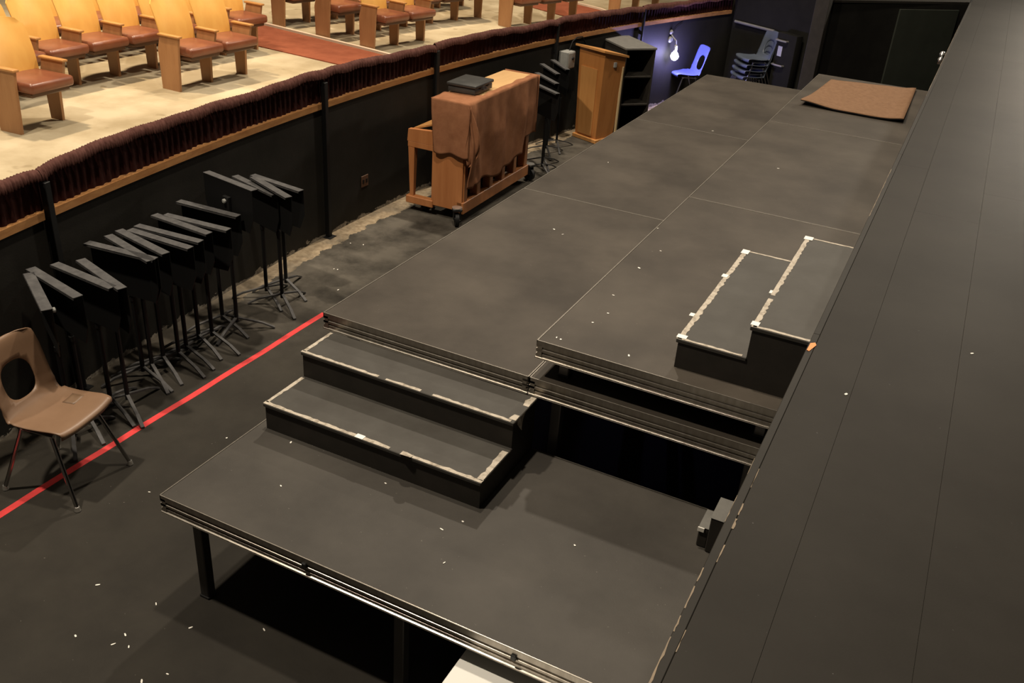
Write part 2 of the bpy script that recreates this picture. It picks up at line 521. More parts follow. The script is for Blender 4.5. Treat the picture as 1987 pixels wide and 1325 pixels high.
post_lab = ['black post at the left end, left of the music stands', 'black post on the pit wall between music stands and piano',
            'black post on the pit wall directly behind the upright piano', 'black post on the pit wall left of the wooden lectern',
            'thin black post on the pit wall right of the black shelf cabinet']
for i, v in enumerate(POSTS):
    p = arc_p(v, 0.030, 0)
    w_ = 0.022 if i < 3 else 0.014
    t = thing('rail_post', post_lab[i], 'post', p, math.atan2(arc_n(v).y, arc_n(v).x), 'posts of the pit rail')
    m = MB(); m.box((-w_, -w_, 0.006), (w_, w_, 1.39), bev=0.003); obj('pole', m, stand_black, t)
    m = MB(); m.box((-0.03, -0.05, 0), (0.05, 0.05, 0.006), bev=0.002); obj('foot_plate', m, stand_black, t)
    m = MB(); m.box((-0.029, -0.018, 1.06), (-w_, 0.018, 1.10), bev=0.002); obj('bracket', m, stand_black, t)

# ruffled curtain hung along the pit rail
def ztop(v):
    K = [(-4, 1.47), (-0.4, 1.472), (0.9, 1.498), (2.8, 1.488), (4.6, 1.458), (6.9, 1.443), (8.9, 1.435), (12, 1.43)]
    for (a, za), (b, zb) in zip(K, K[1:]):
        if a <= v <= b:
            return za + (zb - za) * (v - a) / (b - a)
    return 1.45


cur_lab = ['ruffled maroon curtain at the far left end of the pit rail', 'long ruffled maroon curtain above the row of music stands',
           'ruffled maroon curtain at the end of the nearer red carpet aisle', 'ruffled maroon curtain above the upright piano',
           'ruffled maroon curtain above the wooden lectern', 'ruffled maroon curtain at the dark far end of the rail']
for i, (a, b) in enumerate(BAYS):
    t = thing('curtain', cur_lab[i], 'curtain', (0, 0, 0), 0, 'curtains along the pit rail')
    Lb = b - a
    ph = [random.random() * 6 for _ in range(8)]
    sag_at = 0.25 + 0.5 * random.random()
    a -= 0.02; b += 0.02; Lb = b - a
    nu = int(Lb / 0.0045)

    def pleat(v, k):
        return (math.sin(v * 300 + 3.2 * math.sin(v * 11 + ph[0]) + ph[1]) + 0.5 * math.sin(v * 168 + ph[2] + 2 * math.sin(v * 7))) * k

    def low(v):
        return 0.008 * math.sin(v * 2.1 + ph[3]) + 0.004 * math.sin(v * 5.3 + ph[4]) - 0.014 * math.exp(-((v - a) / 0.10) ** 2) - 0.014 * math.exp(-((v - b) / 0.10) ** 2) \
            - 0.012 * math.exp(-((v - a - sag_at * Lb) / 0.15) ** 2)

    def header(s, q):
        v = a + Lb * s
        z = ztop(v) + low(v) + 0.004
        prof = [(-0.026, -0.055), (-0.022, -0.015), (-0.010, 0.000), (0.008, -0.006), (0.022, -0.028), (0.026, -0.052), (0.022, -0.066)]
        j = min(len(prof) - 2, int(q * (len(prof) - 1))); f = q * (len(prof) - 1) - j
        o_ = prof[j][0] * (1 - f) + prof[j + 1][0] * f; h = prof[j][1] * (1 - f) + prof[j + 1][1] * f
        k = 0.0062 * (0.5 + 0.5 * q)
        return arc_p(v, 0.012 + o_ + pleat(v, k), z + h + 0.35 * pleat(v + 0.01, k) + 0.007 * math.sin(v * 17 + ph[5]) * q)

    def drape(s, q):
        v = a + Lb * s
        z = (ztop(v) + low(v) - 0.050) * (1 - q) + (1.214 + 0.004 * math.sin(v * 9 + ph[6])) * q
        wv = math.sin(v * 95 + ph[2] + 2 * math.sin(v * 6))
        return arc_p(v, -0.016 + 0.007 * wv + 0.006 * math.sin(v * 23 + ph[7]) * q, z)
    m = MB(); m.grid(header, nu, 6); o = obj('ruffle', m, lit_ruffle_mat, t, angle=80)
    m = MB(); m.grid(drape, nu // 2, 2); o = obj('drape', m, velvet, t, angle=80)

# red carpet aisles in the house
def aisle(name, p, label):
    m = MB(); m.prism(p, ZH, ZH + 0.012)
    o = obj(name, m, carpet); tag(o, label, 'carpet', 'carpet aisles of the house'); return o


aisle('aisle_carpet', [(-2.6, 5.66), (-2.6, 6.32), (-4.25, 6.68), (-6.39, 7.07), (-9.5, 7.68), (-9.5, 6.65), (-5.49, 5.95), (-4.28, 5.83)],
      'red brown carpet strip of the nearer aisle between theatre seats')
aisle('aisle_carpet', [(-2.4, 10.75), (-2.6, 11.75), (-3.36, 12.36), (-6.3, 13.6), (-6.3, 12.55), (-3.73, 11.35)],
      'red brown carpet strip of the farther aisle, top of the picture')
for lab, pts in (('pale raised curb along the nearer carpet aisle', [(-2.5, 6.33), (-4.25, 6.70), (-6.39, 7.09), (-9.5, 7.70)]),
                 ('pale raised curb along the farther carpet aisle', [(-2.7, 11.82), (-3.36, 12.39), (-6.3, 13.63)])):
    m = MB()
    for p, q in zip(pts, pts[1:]):
        m.prism([p, q, (q[0], q[1] + 0.05), (p[0], p[1] + 0.05)], ZH, ZH + 0.035)
    tag(obj('aisle_curb', m, curb_mat), lab, 'curb', 'curbs of the aisles')

# ------------------------------------------------------------------ theatre seats
# seat frame: x forward (to the stage), y along the row, origin at the foot of its near side panel
SP = 0.52


def seat_meshes():
    S = {}
    # side panel: leaning slab
    m = MB()
    prof = [(-0.16, 0.0), (0.085, 0.0), (0.115, 0.44), (0.13, 0.545), (-0.125, 0.545), (-0.17, 0.40)]
    th = 0.028
    vs = [(x, -th / 2, z) for x, z in prof] + [(x, th / 2, z) for x, z in prof]
    k = len(prof)
    fs = [tuple(range(k)), tuple(range(2 * k - 1, k - 1, -1))] + [(i, k + i, k + (i + 1) % k, (i + 1) % k) for i in range(k)]
    m.add(vs, fs); S['panel'] = m.mesh('side_panel'); S['panel'].materials.append(panel_wood)
    prof = [(-0.125, 0.0), (0.015, 0.0), (0.03, 0.36), (0.10, 0.40), (0.13, 0.545), (-0.125, 0.545), (-0.17, 0.40), (-0.14, 0.34)]
    k = len(prof); m = MB()
    vs = [(x, -th / 2, z) for x, z in prof] + [(x, th / 2, z) for x, z in prof]
    fs = [tuple(range(k)), tuple(range(2 * k - 1, k - 1, -1))] + [(i, k + i, k + (i + 1) % k, (i + 1) % k) for i in range(k)]
    m.add(vs, fs); S['inner'] = m.mesh('side_panel'); S['inner'].materials.append(panel_wood)
    m = MB(); m.box((-0.145, -0.032, 0.545), (0.15, 0.032, 0.567), bev=0.008, seg=2)
    S['arm'] = m.mesh('armrest'); S['arm'].materials.append(arm_wood)
    # backrest: curved plywood with rounded top
    W2 = 0.235
    nu, nv = 14, 14
    rows = []
    for side in (0, 1):
        for j in range(nv + 1):
            q = j / nv
            for i in range(nu + 1):
                s_ = -1 + 2 * i / nu
                wd = W2 * (0.93 + 0.07 * math.sin(min(1, q * 1.2) * math.pi / 2))
                if q > 0.8:
                    tq = (q - 0.8) / 0.2
                    wd *= (1 - 0.24 * tq ** 2.2)
                z = 0.40 + 0.50 * q - 0.02 * (abs(s_) ** 3) * (q > 0.9)
                x = -0.155 - 0.15 * q + 0.022 * math.sin(q * math.pi) - 0.045 * (1 - s_ * s_) * (0.5 + 0.5 * q) + 0.02
                rows.append((x - 0.014 * side, SP / 2 + s_ * wd, z))
    nn = (nu + 1) * (nv + 1)
    fs = []
    for side in (0, 1):
        for j in range(nv):
            for i in range(nu):
                a = side * nn + j * (nu + 1) + i
                q = (a, a + 1, a + nu + 2, a + nu + 1)
                fs.append(q if side == 0 else q[::-1])
    edge = [i for i in range(nu + 1)] + [j * (nu + 1) + nu for j in range(1, nv + 1)] + [nv * (nu + 1) + i for i in range(nu - 1, -1, -1)] + [j * (nu + 1) for j in range(nv - 1, 0, -1)]
    for p, q in zip(edge, edge[1:] + edge[:1]):
        fs.append((p, q, nn + q, nn + p))
    m = MB(); m.add(rows, fs)
    S['back'] = m.mesh('backrest'); S['back'].materials.append(seat_wood)
    # cushion: padded, rounded front
    m = MB()
    m.box((-0.20, 0.022, 0.362), (0.262, SP - 0.022, 0.458), bev=0.034, seg=3)
    S['cush'] = m.mesh('cushion'); S['cush'].materials.append(leather)
    m = MB(); m.box((-0.19, 0.05, 0.325), (0.22, SP - 0.05, 0.37), bev=0.012, seg=1)
    S['pan'] = m.mesh('seat_pan'); S['pan'].materials.append(leather_under)
    m = MB(); m.tube([(-0.10, 0.0, 0.33), (-0.10, SP, 0.33)], 0.012, 6)
    S['bar'] = m.mesh('pivot_bar'); S['bar'].materials.append(leg_steel)
    for me in S.values():
        me.shade_smooth(); me.set_sharp_from_angle(angle=R(40))
    return S


SM = seat_meshes()


def link_part(name, me, parent, loc=(0, 0, 0)):
    o = bpy.data.objects.new(name, me); COL.objects.link(o); o.parent = parent; o.location = loc
    return o


def seat(u0, v, label, group, first=True, last=False):
    u = u0 + (v - 3.18) ** 2 / 45.8
    th = math.atan((v + SP / 2 - 3.18) / 22.9)          # rows curve round the pit
    t = thing('theatre_seat', label, 'seat', (u, v, ZH), -th, group)
    link_part('side_panel', SM['panel' if first else 'inner'], t); link_part('armrest', SM['arm'], t)
    if last:
        link_part('side_panel', SM['inner'], t, (0, SP, 0)); link_part('armrest', SM['arm'], t, (0, SP, 0))
    c = link_part('cushion', SM['cush'], t); link_part('seat_pan', SM['pan'], c); link_part('backrest', SM['back'], t); link_part('pivot_bar', SM['bar'], t)
    return t


SEP = SP * 0.995


def row(u0, v0, n, where, group):
    for i in range(n):
        if n == 1:
            lab = where
        else:
            lab = ('%s wooden theatre seat of %s' % (ORD[i], where))
        seat(u0, v0 + i * SEP, lab, group, first=(i == 0), last=(i == n - 1))


row(-4.66, 1.73, 1, 'lone wooden theatre seat at the left edge of the front row', 'front row seats')
row(-4.67, 3.68, 2, 'the front-row pair left of the nearer carpet aisle', 'front row seats')
row(-4.64, 6.80, 2, 'the front-row pair right of the nearer carpet aisle', 'front row seats')
row(-4.72, 9.66, 3, 'the front-row group beside the farther carpet aisle', 'front row seats')
row(-5.00, 12.50, 2, 'the far pair beyond the farther carpet aisle', 'front row seats')
row(-5.53, 1.67, 8, 'the second row left of the nearer aisle', 'second row seats')
row(-5.50, 6.96, 6, 'the second row between the two aisles', 'second row seats')
row(-6.46, 3.55, 5, 'the third row left of the nearer aisle', 'third row seats')
row(-6.50, 7.22, 7, 'the third row between the two aisles', 'third row seats')

# ------------------------------------------------------------------ staging platforms
RAIL = [(0, 0), (0, -0.030), (-0.007, -0.033), (-0.007, -0.042), (0, -0.045), (0, -0.056), (-0.009, -0.059), (-0.009, -0.068), (-0.002, -0.071),
        (-0.002, -0.086), (0.004, -0.089), (0.004, -0.097), (-0.030, -0.097), (-0.030, -0.018), (-0.005, -0.018), (-0.005, 0)]


def rail_mesh(length):
    # runs along +x from 0, outer face towards -y
    mm = MB(); k = len(RAIL)
    vs = [(0, -o_, z) for o_, z in RAIL] + [(length, -o_, z) for o_, z in RAIL]
    fs = [tuple(range(k)), tuple(range(2 * k - 1, k - 1, -1))] + [(i, k + i, k + (i + 1) % k, (i + 1) % k) for i in range(k)]
    mm.add(vs, fs)
    return mm


def platform(x0, y0, sx, sy, zt, zfoot, label, paint, front_bolts=(), legmat=leg_steel, midlegs=()):
    t = thing('staging_platform', label, 'platform', (x0, y0, zfoot), 0, 'staging platforms in the pit')
    h = zt - zfoot
    m = MB(); m.box((0.0055, 0.0055, h - 0.0175), (sx - 0.0055, sy - 0.0055, h - 0.0008), bev=0.0015); obj('deck_panel', m, paint, t)
    for (lx, ly, rz, ln) in ((0, 0, 0, sx), (sx, 0, 90, sy), (sx, sy, 180, sx), (0, sy, 270, sy)):
        mm = rail_mesh(ln); r = obj('edge_rail', mm, alu, t, smooth=False); r.location = (lx, ly, h); r.rotation_euler = (0, 0, R(rz))
        lp = MB(); lp.box((0, -0.0005, -0.002), (ln, 0.0032, 0.0003)); obj('lip', lp, alu_lip, r)
        lp = MB(); lp.box((0, -0.0048, -0.0972), (ln, 0.004, -0.0952), bev=0.0005); obj('lip', lp, alu_lip, r)
    for (lx, ly) in ((0.10, 0.07), (sx - 0.15, 0.07), (sx - 0.15, sy - 0.12), (0.10, sy - 0.12)) + tuple(midlegs):
        if h > 0.15:
            m = MB(); m.box((lx, ly, 0.012), (lx + 0.05, ly + 0.05, h - 0.05), bev=0.004); lg = obj('leg', m, legmat, t)
            m = MB(); m.box((lx - 0.004, ly - 0.004, 0), (lx + 0.054, ly + 0.054, 0.014), bev=0.003); obj('foot', m, bolt_black, lg)
    for bx in front_bolts:
        m = MB(); m.box((bx - 0.011, -0.010, h - 0.050), (bx + 0.011, 0.004, h - 0.024), bev=0.003); obj('bolt', m, bolt_black, t)
    return t


W4, W8 = 1.22, 2.438
GP = 0.004
platform(0, -1.22, W8, W4 - GP, Z1, 0, 'low front platform carrying the wide two-tread steps', deck_grey, front_bolts=(0.80, 1.78), midlegs=((1.195, 0.07),))
platform(0, 0.0, W4 - GP, W8 - GP, Z2, 0, 'nearest middle-height platform, right of the red tape line', deck_black, legmat=leg_grey)
platform(0, W8, W4 - GP, W8 - GP, Z2, 0, 'middle-height platform alongside the upright piano', deck_black)
platform(0, 2 * W8, W4 - GP, W8 - GP, Z2, 0, 'farthest middle-height platform, near the blue chairs', deck_black)
platform(W4 + 0.002, 0.0, W4 - GP, W8 - GP, Z2, 0, 'middle-height platform showing under the raised platform', deck_black, legmat=leg_grey)
platform(W4 + 0.016, 0.015, W4 - 0.008 - GP, W8 - GP, Z3, Z2, 'raised platform carrying the small steps up to the stage', deck_black, legmat=leg_grey)
platform(W4 + 0.016, W8 + 0.015, W4 - 0.008 - GP, W8 - GP, Z3, 0, 'bare raised platform between the steps and the brown mat', deck_black)
platform(W4 + 0.016, 2 * W8 + 0.015, W4 - 0.008 - GP, W8 - GP, Z3, 0, 'farthest raised platform, under the brown mat', deck_black)


# ------------------------------------------------------------------ step units
def ragged(m, p, q, wid, nrm, z, th=0.0015, jag=0.35, skip=()):
    """strip of torn tape from p to q, its outer edge on the line, extending along nrm"""
    p = Vector(p); q = Vector(q); nrm = Vector(nrm)
    L_ = (q - p).length; k = max(3, int(L_ / 0.022)); d_ = (q - p) / k
    segs = []; cur_ = []
    for i in range(k + 1):
        s_ = i / k
        if any(a <= s_ <= b for a, b in skip):
            if len(cur_) > 1:
                segs.append(cur_)
            cur_ = []
            continue
        c = p + d_ * i
        cur_.append((c + nrm * (0.0015 * random.random()), c + nrm * wid * (1 - jag * random.random())))
    if len(cur_) > 1:
        segs.append(cur_)
    for sg in segs:
        poly = [(a.x, a.y) for a, _ in sg] + [(b.x, b.y) for _, b in reversed(sg)]
        m.prism(poly, z, z + th)


def step_unit(label, loc, rz, r1, r2, d1, d2, width, tapes):
    """x: across, y: from the low front edge to the back; front edge at y=0"""
    t = thing('step_unit', label, 'steps', loc, rz)
    D = d1 + d2
    m = MB()
    prof = [(0.010, 0), (D - 0.004, 0), (D - 0.004, r2 - 0.019), (d1 + 0.010, r2 - 0.019), (d1 + 0.010, r1 - 0.019), (0.010, r1 - 0.019)]
    k = len(prof)
    vs = [(0.006, y, z) for y, z in prof] + [(width - 0.006, y, z) for y, z in prof]
    fs = [tuple(range(k)), tuple(range(2 * k - 1, k - 1, -1))] + [(i, k + i, k + (i + 1) % k, (i + 1) % k) for i in range(k)]
    m.add(vs, fs); obj('body', m, black_wood, t, smooth=False)
    for (ya, yb, z, nm) in ((0, d1 + 0.012, r1, 0), (d1, D, r2, 1)):
        m = MB(); m.box((0, ya, z - 0.019), (width, yb, z), bev=0.003); tr = obj('tread', m, tread_paint, t)
        for (p, q, wd, nr, skip) in tapes[nm]:
            mm = MB(); ragged(mm, (p[0], p[1], 0), (q[0], q[1], 0), wd, (nr[0], nr[1], 0), z, skip=skip)
            if mm.v:
                obj('edge_tape', mm, tape_white, tr, smooth=False)
    return t


Wd = 1.225
tp0 = {0: [((0.002, 0.02), (0.002, 0.30), 0.024, (1, 0), ()), ((0.0, 0.002), (Wd, 0.002), 0.026, (0, 1), ((0.615, 0.645),)),
           ((Wd - 0.002, 0.02), (Wd - 0.002, 0.275), 0.034, (-1, 0), ((0.86, 0.90),))],
       1: [((0.002, 0.32), (0.002, 0.555), 0.024, (1, 0), ()), ((0.0, 0.307), (Wd - 0.02, 0.307), 0.022, (0, 1), ((0.40, 0.415), (0.60, 0.63))),
           ((Wd - 0.002, 0.33), (Wd - 0.002, 0.56), 0.040, (-1, 0), ((0.22, 0.30), (0.50, 0.55)))]}
st = step_unit('wide black two-tread steps with torn white tape on the low platform', (0.050, -0.568, Z1), 0, 0.150, 0.298, 0.305, 0.262, Wd, tp0)
# loose curl and white chip of tape on the lower tread
m = MB()
m.grid(lambda s, q: (0.80 + 0.06 * s, -0.004 - 0.012 * math.sin(s * 3) + 0.03 * q, 0.152 + 0.012 * math.sin(s * 2.8) * (1 - q)), 6, 3)
o = obj('tape_curl', m, tape_white, st)
m = MB(); m.box((0.545, 0.0, 0.1505), (0.590, 0.030, 0.1535)); obj('tape_patch', m, paper, st)
m = MB()
m.grid(lambda s, q: (Wd + 0.006 + 0.010 * q * math.sin(5 * s), 0.335 + 0.09 * s, 0.300 - 0.055 * q * (0.4 + math.sin(3 * s))), 6, 3)
obj('tape_curl', m, tape_white, st)

tp1 = {0: [((0.002, 0.0), (0.002, 0.29), 0.020, (1, 0), ()), ((0.0, 0.002), (1.235, 0.002), 0.030, (0, 1), ()),
           ((1.233, 0.0), (1.233, 0.30), 0.020, (-1, 0), ())],
       1: [((0.002, 0.31), (0.002, 0.56), 0.018, (1, 0), ()), ((0.0, 0.312), (1.235, 0.312), 0.028, (0, 1), ((0.70, 0.72),)),
           ((1.233, 0.32), (1.233, 0.565), 0.022, (-1, 0), ())]}
# front edge of this unit faces away from the stage: rotate by -90 degrees about Z
st2 = step_unit('small black steps with white taped edges against the stage', (1.866, 1.366, Z3), R(-90), 0.146, 0.300, 0.310, 0.262, 1.235, tp1)
for (x_, y_, z_, wx, wy) in ((0.42, -0.010, 0.146, 0.040, 0.030), (0.95, -0.022, 0.140, 0.034, 0.022), (0.03, -0.004, 0.146, 0.06, 0.04), (1.205, -0.004, 0.146, 0.035, 0.045),
                             (0.02, 0.306, 0.300, 0.05, 0.045), (1.20, 0.306, 0.300, 0.04, 0.035), (0.82, 0.300, 0.296, 0.035, 0.02)):
    m = MB(); m.box((x_ - wx / 2, y_, z_ + 0.0015), (x_ + wx / 2, y_ + wy, z_ + 0.0035)); obj('tape_patch', m, paper, st2)

# ------------------------------------------------------------------ music stands
# local frame: desk runs along y, ledge on top (desk tipped right over), panel hanging below
def make_stand(hz):
    t = thing('music_stand', 'x', 'music stand')
    m = MB()
    k = 0.255
    # panel with a curved bottom edge and slight fold
    poly = [(-k, 0.0), (k, 0.0), (k, -0.20), (k - 0.05, -0.315), (-k + 0.05, -0.315), (-k, -0.20)]
    vs = [(0.0, y, hz + z) for y, z in poly] + [(0.004, y, hz + z) for y, z in poly]
    n_ = len(poly)
    m.add(vs, [tuple(range(n_)), tuple(range(2 * n_ - 1, n_ - 1, -1))] + [(i, (i + 1) % n_, n_ + (i + 1) % n_, n_ + i) for i in range(n_)])
    obj('desk', m, stand_black, t, smooth=False)
    m = MB(); m.box((-0.052, -k, hz - 0.002), (0.006, k, hz + 0.002)); m.box((-0.052, -k, hz - 0.012), (-0.048, k, hz + 0.002)); obj('ledge', m, ledge_black, t, smooth=False)
    m = MB(); m.box((0.004, -0.03, hz - 0.22), (0.030, 0.03, hz - 0.10), bev=0.004); br = obj('tilt_bracket', m, stand_black, t)
    m = MB(); m.lathe([(0.012, 0), (0.016, 0.004), (0.016, 0.016), (0.010, 0.02)], 10, Matrix.Translation((0.030, 0, hz - 0.13)) @ Matrix.Rotation(R(90), 4, 'Y')); obj('knob', m, grey_metal, br)
    m = MB(); m.tube([(0.02, 0, 0.52), (0.02, 0, hz - 0.15)], 0.0095, 8); obj('upper_tube', m, stand_black, t)
    m = MB(); m.tube([(0.02, 0, 0.07), (0.02, 0, 0.60)], 0.0145, 8); m.tube([(0.02, 0, 0.585), (0.02, 0, 0.615)], 0.018, 8); obj('lower_tube', m, stand_black, t)
    for a in (20, 140, 260):
        dx, dy = math.cos(R(a)), math.sin(R(a))
        m = MB()
        px, py = -dy, dx
        def bar(r0, z0_, r1_, z1_, hw, hh):
            b_ = []
            tt = []
            for (r_, z_, lst) in ((r0, z0_, b_), (r1_, z1_, tt)):
                for (sy, sz) in ((-1, -1), (1, -1), (1, 1), (-1, 1)):
                    lst.append((0.02 + dx * r_ + px * hw * sy, dy * r_ + py * hw * sy, z_ + hh * sz))
            m.hexa(b_, tt)
        bar(0.0, 0.105, 0.18, 0.052, 0.010, 0.006)
        bar(0.18, 0.052, 0.265, 0.008, 0.011, 0.006)
        lg = obj('leg', m, ledge_black, t, smooth=False)
    return t


ST = [  # ledge end points in plan and ledge height
    ((-1.676, -0.436), (-1.231, -0.685), 0.97),
    ((-1.730, -0.383), (-1.231, -0.490), 0.97),
    ((-1.722, -0.226), (-1.240, -0.266), 0.94),
    ((-1.654, -0.105), (-1.175, -0.247), 0.94),
    ((-1.834, 0.093), (-1.330, 0.143), 0.94),
    ((-1.810, 0.243), (-1.327, 0.113), 0.94),
    ((-1.815, 0.339), (-1.344, 0.241), 0.94),
    ((-1.789, 0.385), (-1.275, 0.384), 0.94),
    ((-1.802, 0.462), (-1.303, 0.494), 0.94),
    ((-1.848, 0.660), (-1.349, 0.622), 0.94),
    ((-1.791, 0.702), (-1.304, 0.739), 0.94),
    ((-1.892, 0.939), (-1.424, 0.958), 0.94),
    ((-1.798, 1.063), (-1.297, 0.970), 1.13),
    ((-1.953, 1.563), (-1.473, 1.424), 0.94),
    ((-1.778, 1.561), (-1.303, 1.374), 0.97),
    ((-1.928, 1.723), (-1.432, 1.662), 0.91)]
protos = {}
gname = 'music stands stored along the pit wall'


def place_stand(A, B, hz, label, group, flip=False):
    A = Vector(A); B = Vector(B); c = (A + B) / 2; d_ = B - A
    rz = math.atan2(d_.y, d_.x) - R(90)
    key = round(hz, 2)
    n_ = Vector((math.cos(rz), math.sin(rz)))
    if (n_.y < 0) != flip:
        rz += math.pi
    loc = (c.x, c.y, 0)
    if key not in protos:
        t = make_stand(hz); protos[key] = t
        t.location = loc; t.rotation_euler = (0, 0, rz); t['label'] = label; t['group'] = group
    else:
        t = copy_tree(protos[key], loc, rz, label, group)
    return t


for i, (A, B, hz) in enumerate(ST):
    lab = '%s music stand counting from the brown chair along the wall' % ORD[i]
    if i == 12:
        lab = 'tallest black music stand of the left row, thirteenth from the brown chair'
    if i == 15:
        lab = 'last music stand of the left row, nearest the piano'
    place_stand(A, B, hz, lab, gname, flip=(i == 12))
PS = [((-1.629, 6.088), (-1.132, 5.685), 1.00, 'black music stand right behind the piano, its wide ledge facing up'),
      ((-1.72, 6.50), (-1.37, 6.16), 1.00, 'middle one of the black music stands between piano and lectern'),
      ((-1.72, 6.80), (-1.37, 6.44), 1.00, 'black music stand closest to the lectern, below the grey box'),
      ((-1.50, 5.80), (-1.08, 5.52), 0.95, 'low black music stand half hidden by the draped piano')]
for A, B, hz, lab in PS:
    place_stand(A, B, hz, lab, 'music stands between piano and lectern')


# ------------------------------------------------------------------ plastic shell chairs
def shell_mesh():
    prof = [(0.215, 0.418), (0.222, 0.438), (0.205, 0.452), (0.15, 0.452), (0.08, 0.444), (0.00, 0.438), (-0.07, 0.440), (-0.125, 0.455), (-0.158, 0.490),
            (-0.180, 0.540), (-0.197, 0.600), (-0.212, 0.660), (-0.228, 0.720), (-0.245, 0.780), (-0.258, 0.812), (-0.272, 0.822)]
    # resample
    P = [Vector((x, 0, z)) for x, z in prof]
    nS, nT = 40, 20

    def at(s):
        f = s * (len(P) - 1); i = min(len(P) - 2, int(f)); return P[i].lerp(P[i + 1], f - i)

    def width(s):
        K = [(0, 0.185), (0.06, 0.198), (0.2, 0.205), (0.40, 0.205), (0.50, 0.195), (0.62, 0.190), (0.80, 0.192), (0.93, 0.182), (0.97, 0.165), (1, 0.135)]
        for (a, wa), (b, wb) in zip(K, K[1:]):
            if a <= s <= b:
                return wa + (wb - wa) * (s - a) / (b - a)
        return 0.13
    bm = bmesh.new(); V = []
    for j in range(nS + 1):
        s = j / nS; p = at(s); wd = width(s)
        rowv = []
        for i in range(nT + 1):
            q = -1 + 2 * i / nT
            c = abs(q) ** 3
            x, z = p.x, p.z
            if s < 0.45:
                z += 0.016 * c * min(1, s * 6)
                x -= 0.02 * c * max(0, 1 - s * 8)
            else:
                x += 0.035 * c * min(1, (s - 0.45) * 8)
            rowv.append(bm.verts.new((x, q * wd, z)))
        V.append(rowv)
    s0, s1, hw = 0.545, 0.775, 0.105     # opening in the lower back

    def inside(j, i):
        s = j / nS; q = -1 + 2 * i / nT
        a = (s - (s0 + s1) / 2) / ((s1 - s0) / 2); b = q * width(s) / hw
        return a, b, abs(a) ** 2.6 + abs(b) ** 2.6
    hole = set()
    for j in range(nS):
        for i in range(nT):
            if inside(j + 0.5, i + 0.5)[2] < 1:
                hole.add((j, i))
            else:
                bm.faces.new((V[j][i], V[j][i + 1], V[j + 1][i + 1], V[j + 1][i]))
    bv = set()
    for (j, i) in hole:
        for (jj, ii) in ((j, i), (j, i + 1), (j + 1, i), (j + 1, i + 1)):
            if any((a, b) not in hole for a in (jj - 1, jj) for b in (ii - 1, ii)):
                bv.add((jj, ii))
    for (j, i) in bv:
        a, b, r_ = inside(j, i)
        if r_ < 1e-6:
            continue
        k = r_ ** (-1 / 2.6)
        sc_ = (s0 + s1) / 2 + a * k * (s1 - s0) / 2
        p = at(sc_); y = b * k * hw; q = y / width(sc_)
        V[j][i].co = (p.x + 0.035 * abs(q) ** 3, y, p.z)
    bmesh.ops.delete(bm, geom=[v for v in bm.verts if not v.link_faces], context='VERTS')
    bmesh.ops.recalc_face_normals(bm, faces=bm.faces)
    me = bpy.data.meshes.new('shell'); bm.to_mesh(me); bm.free()
    me.shade_smooth()
    return me


def make_chair(name, label, plastic, loc, rz, group=None, glides=chrome, tubes=dull_chrome):
    t = thing(name, label, 'chair', loc, rz, group)
    o = obj('shell', shell_mesh(), plastic, t)
    md = o.modifiers.new('thickness', 'SOLIDIFY'); md.thickness = 0.007; md.offset = 0
    m = MB(); m.tube([(0.13, -0.165, 0.415), (-0.10, -0.150, 0.405), (-0.10, 0.150, 0.405), (0.13, 0.165, 0.415)], 0.010, 8); obj('seat_frame', m, tubes, t)
    for (tx, ty, fx, fy) in ((0.11, 0.16, 0.245, 0.222), (0.11, -0.16, 0.245, -0.222), (-0.08, 0.15, -0.225, 0.205), (-0.08, -0.15, -0.225, -0.205)):
        m = MB(); m.tube([(tx, ty, 0.412), (tx + (fx - tx) * 0.12, ty + (fy - ty) * 0.12, 0.36), (fx, fy, 0.018)], 0.0112, 8); lg = obj('leg', m, tubes, t)
        m = MB(); m.lathe([(0.012, 0.0), (0.017, 0.004), (0.015, 0.014), (0.0125, 0.030)], 10, Matrix.Translation((fx, fy, 0))); obj('glide', m, glides, lg)
        m = MB(); m.lathe([(0.0115, 0), (0.0135, 0.006), (0.009, 0.016)], 8, Matrix.Translation((tx, ty, 0.402))); obj('rivet', m, glides, lg)
    return t


make_chair('shell_chair', 'brown plastic shell chair with chrome legs on the red tape', brown_plastic, (-1.165, -0.835, 0), R(10.5))
bc = bpy.data.objects['shell_chair']
m = MB(); m.grid(lambda a_, b_: (-0.015 + 0.075 * a_, 0.085 + 0.085 * b_, 0.4445 + 0.004 * a_ * a_ + 0.0075 * (b_ ** 2)), 4, 4)
o = obj('tape_patch', m, tan_tape, bc); md = o.modifiers.new('thickness', 'SOLIDIFY'); md.thickness = 0.001
make_chair('shell_chair', 'bright blue plastic shell chair lit by the lamp', blue_plastic, (-0.955, 9.90, 0), R(217))
first = None
for k in range(4):
    lab = 'navy plastic shell chair, %s of the far stack' % ['bottom one', 'second from the bottom', 'third from the bottom', 'topmost'][k]
    make_chair('shell_chair', lab, navy_plastic, (-0.16 + 0.010 * k, 10.44 + 0.008 * k, 0.083 * k), R(222), 'stacked navy chairs')

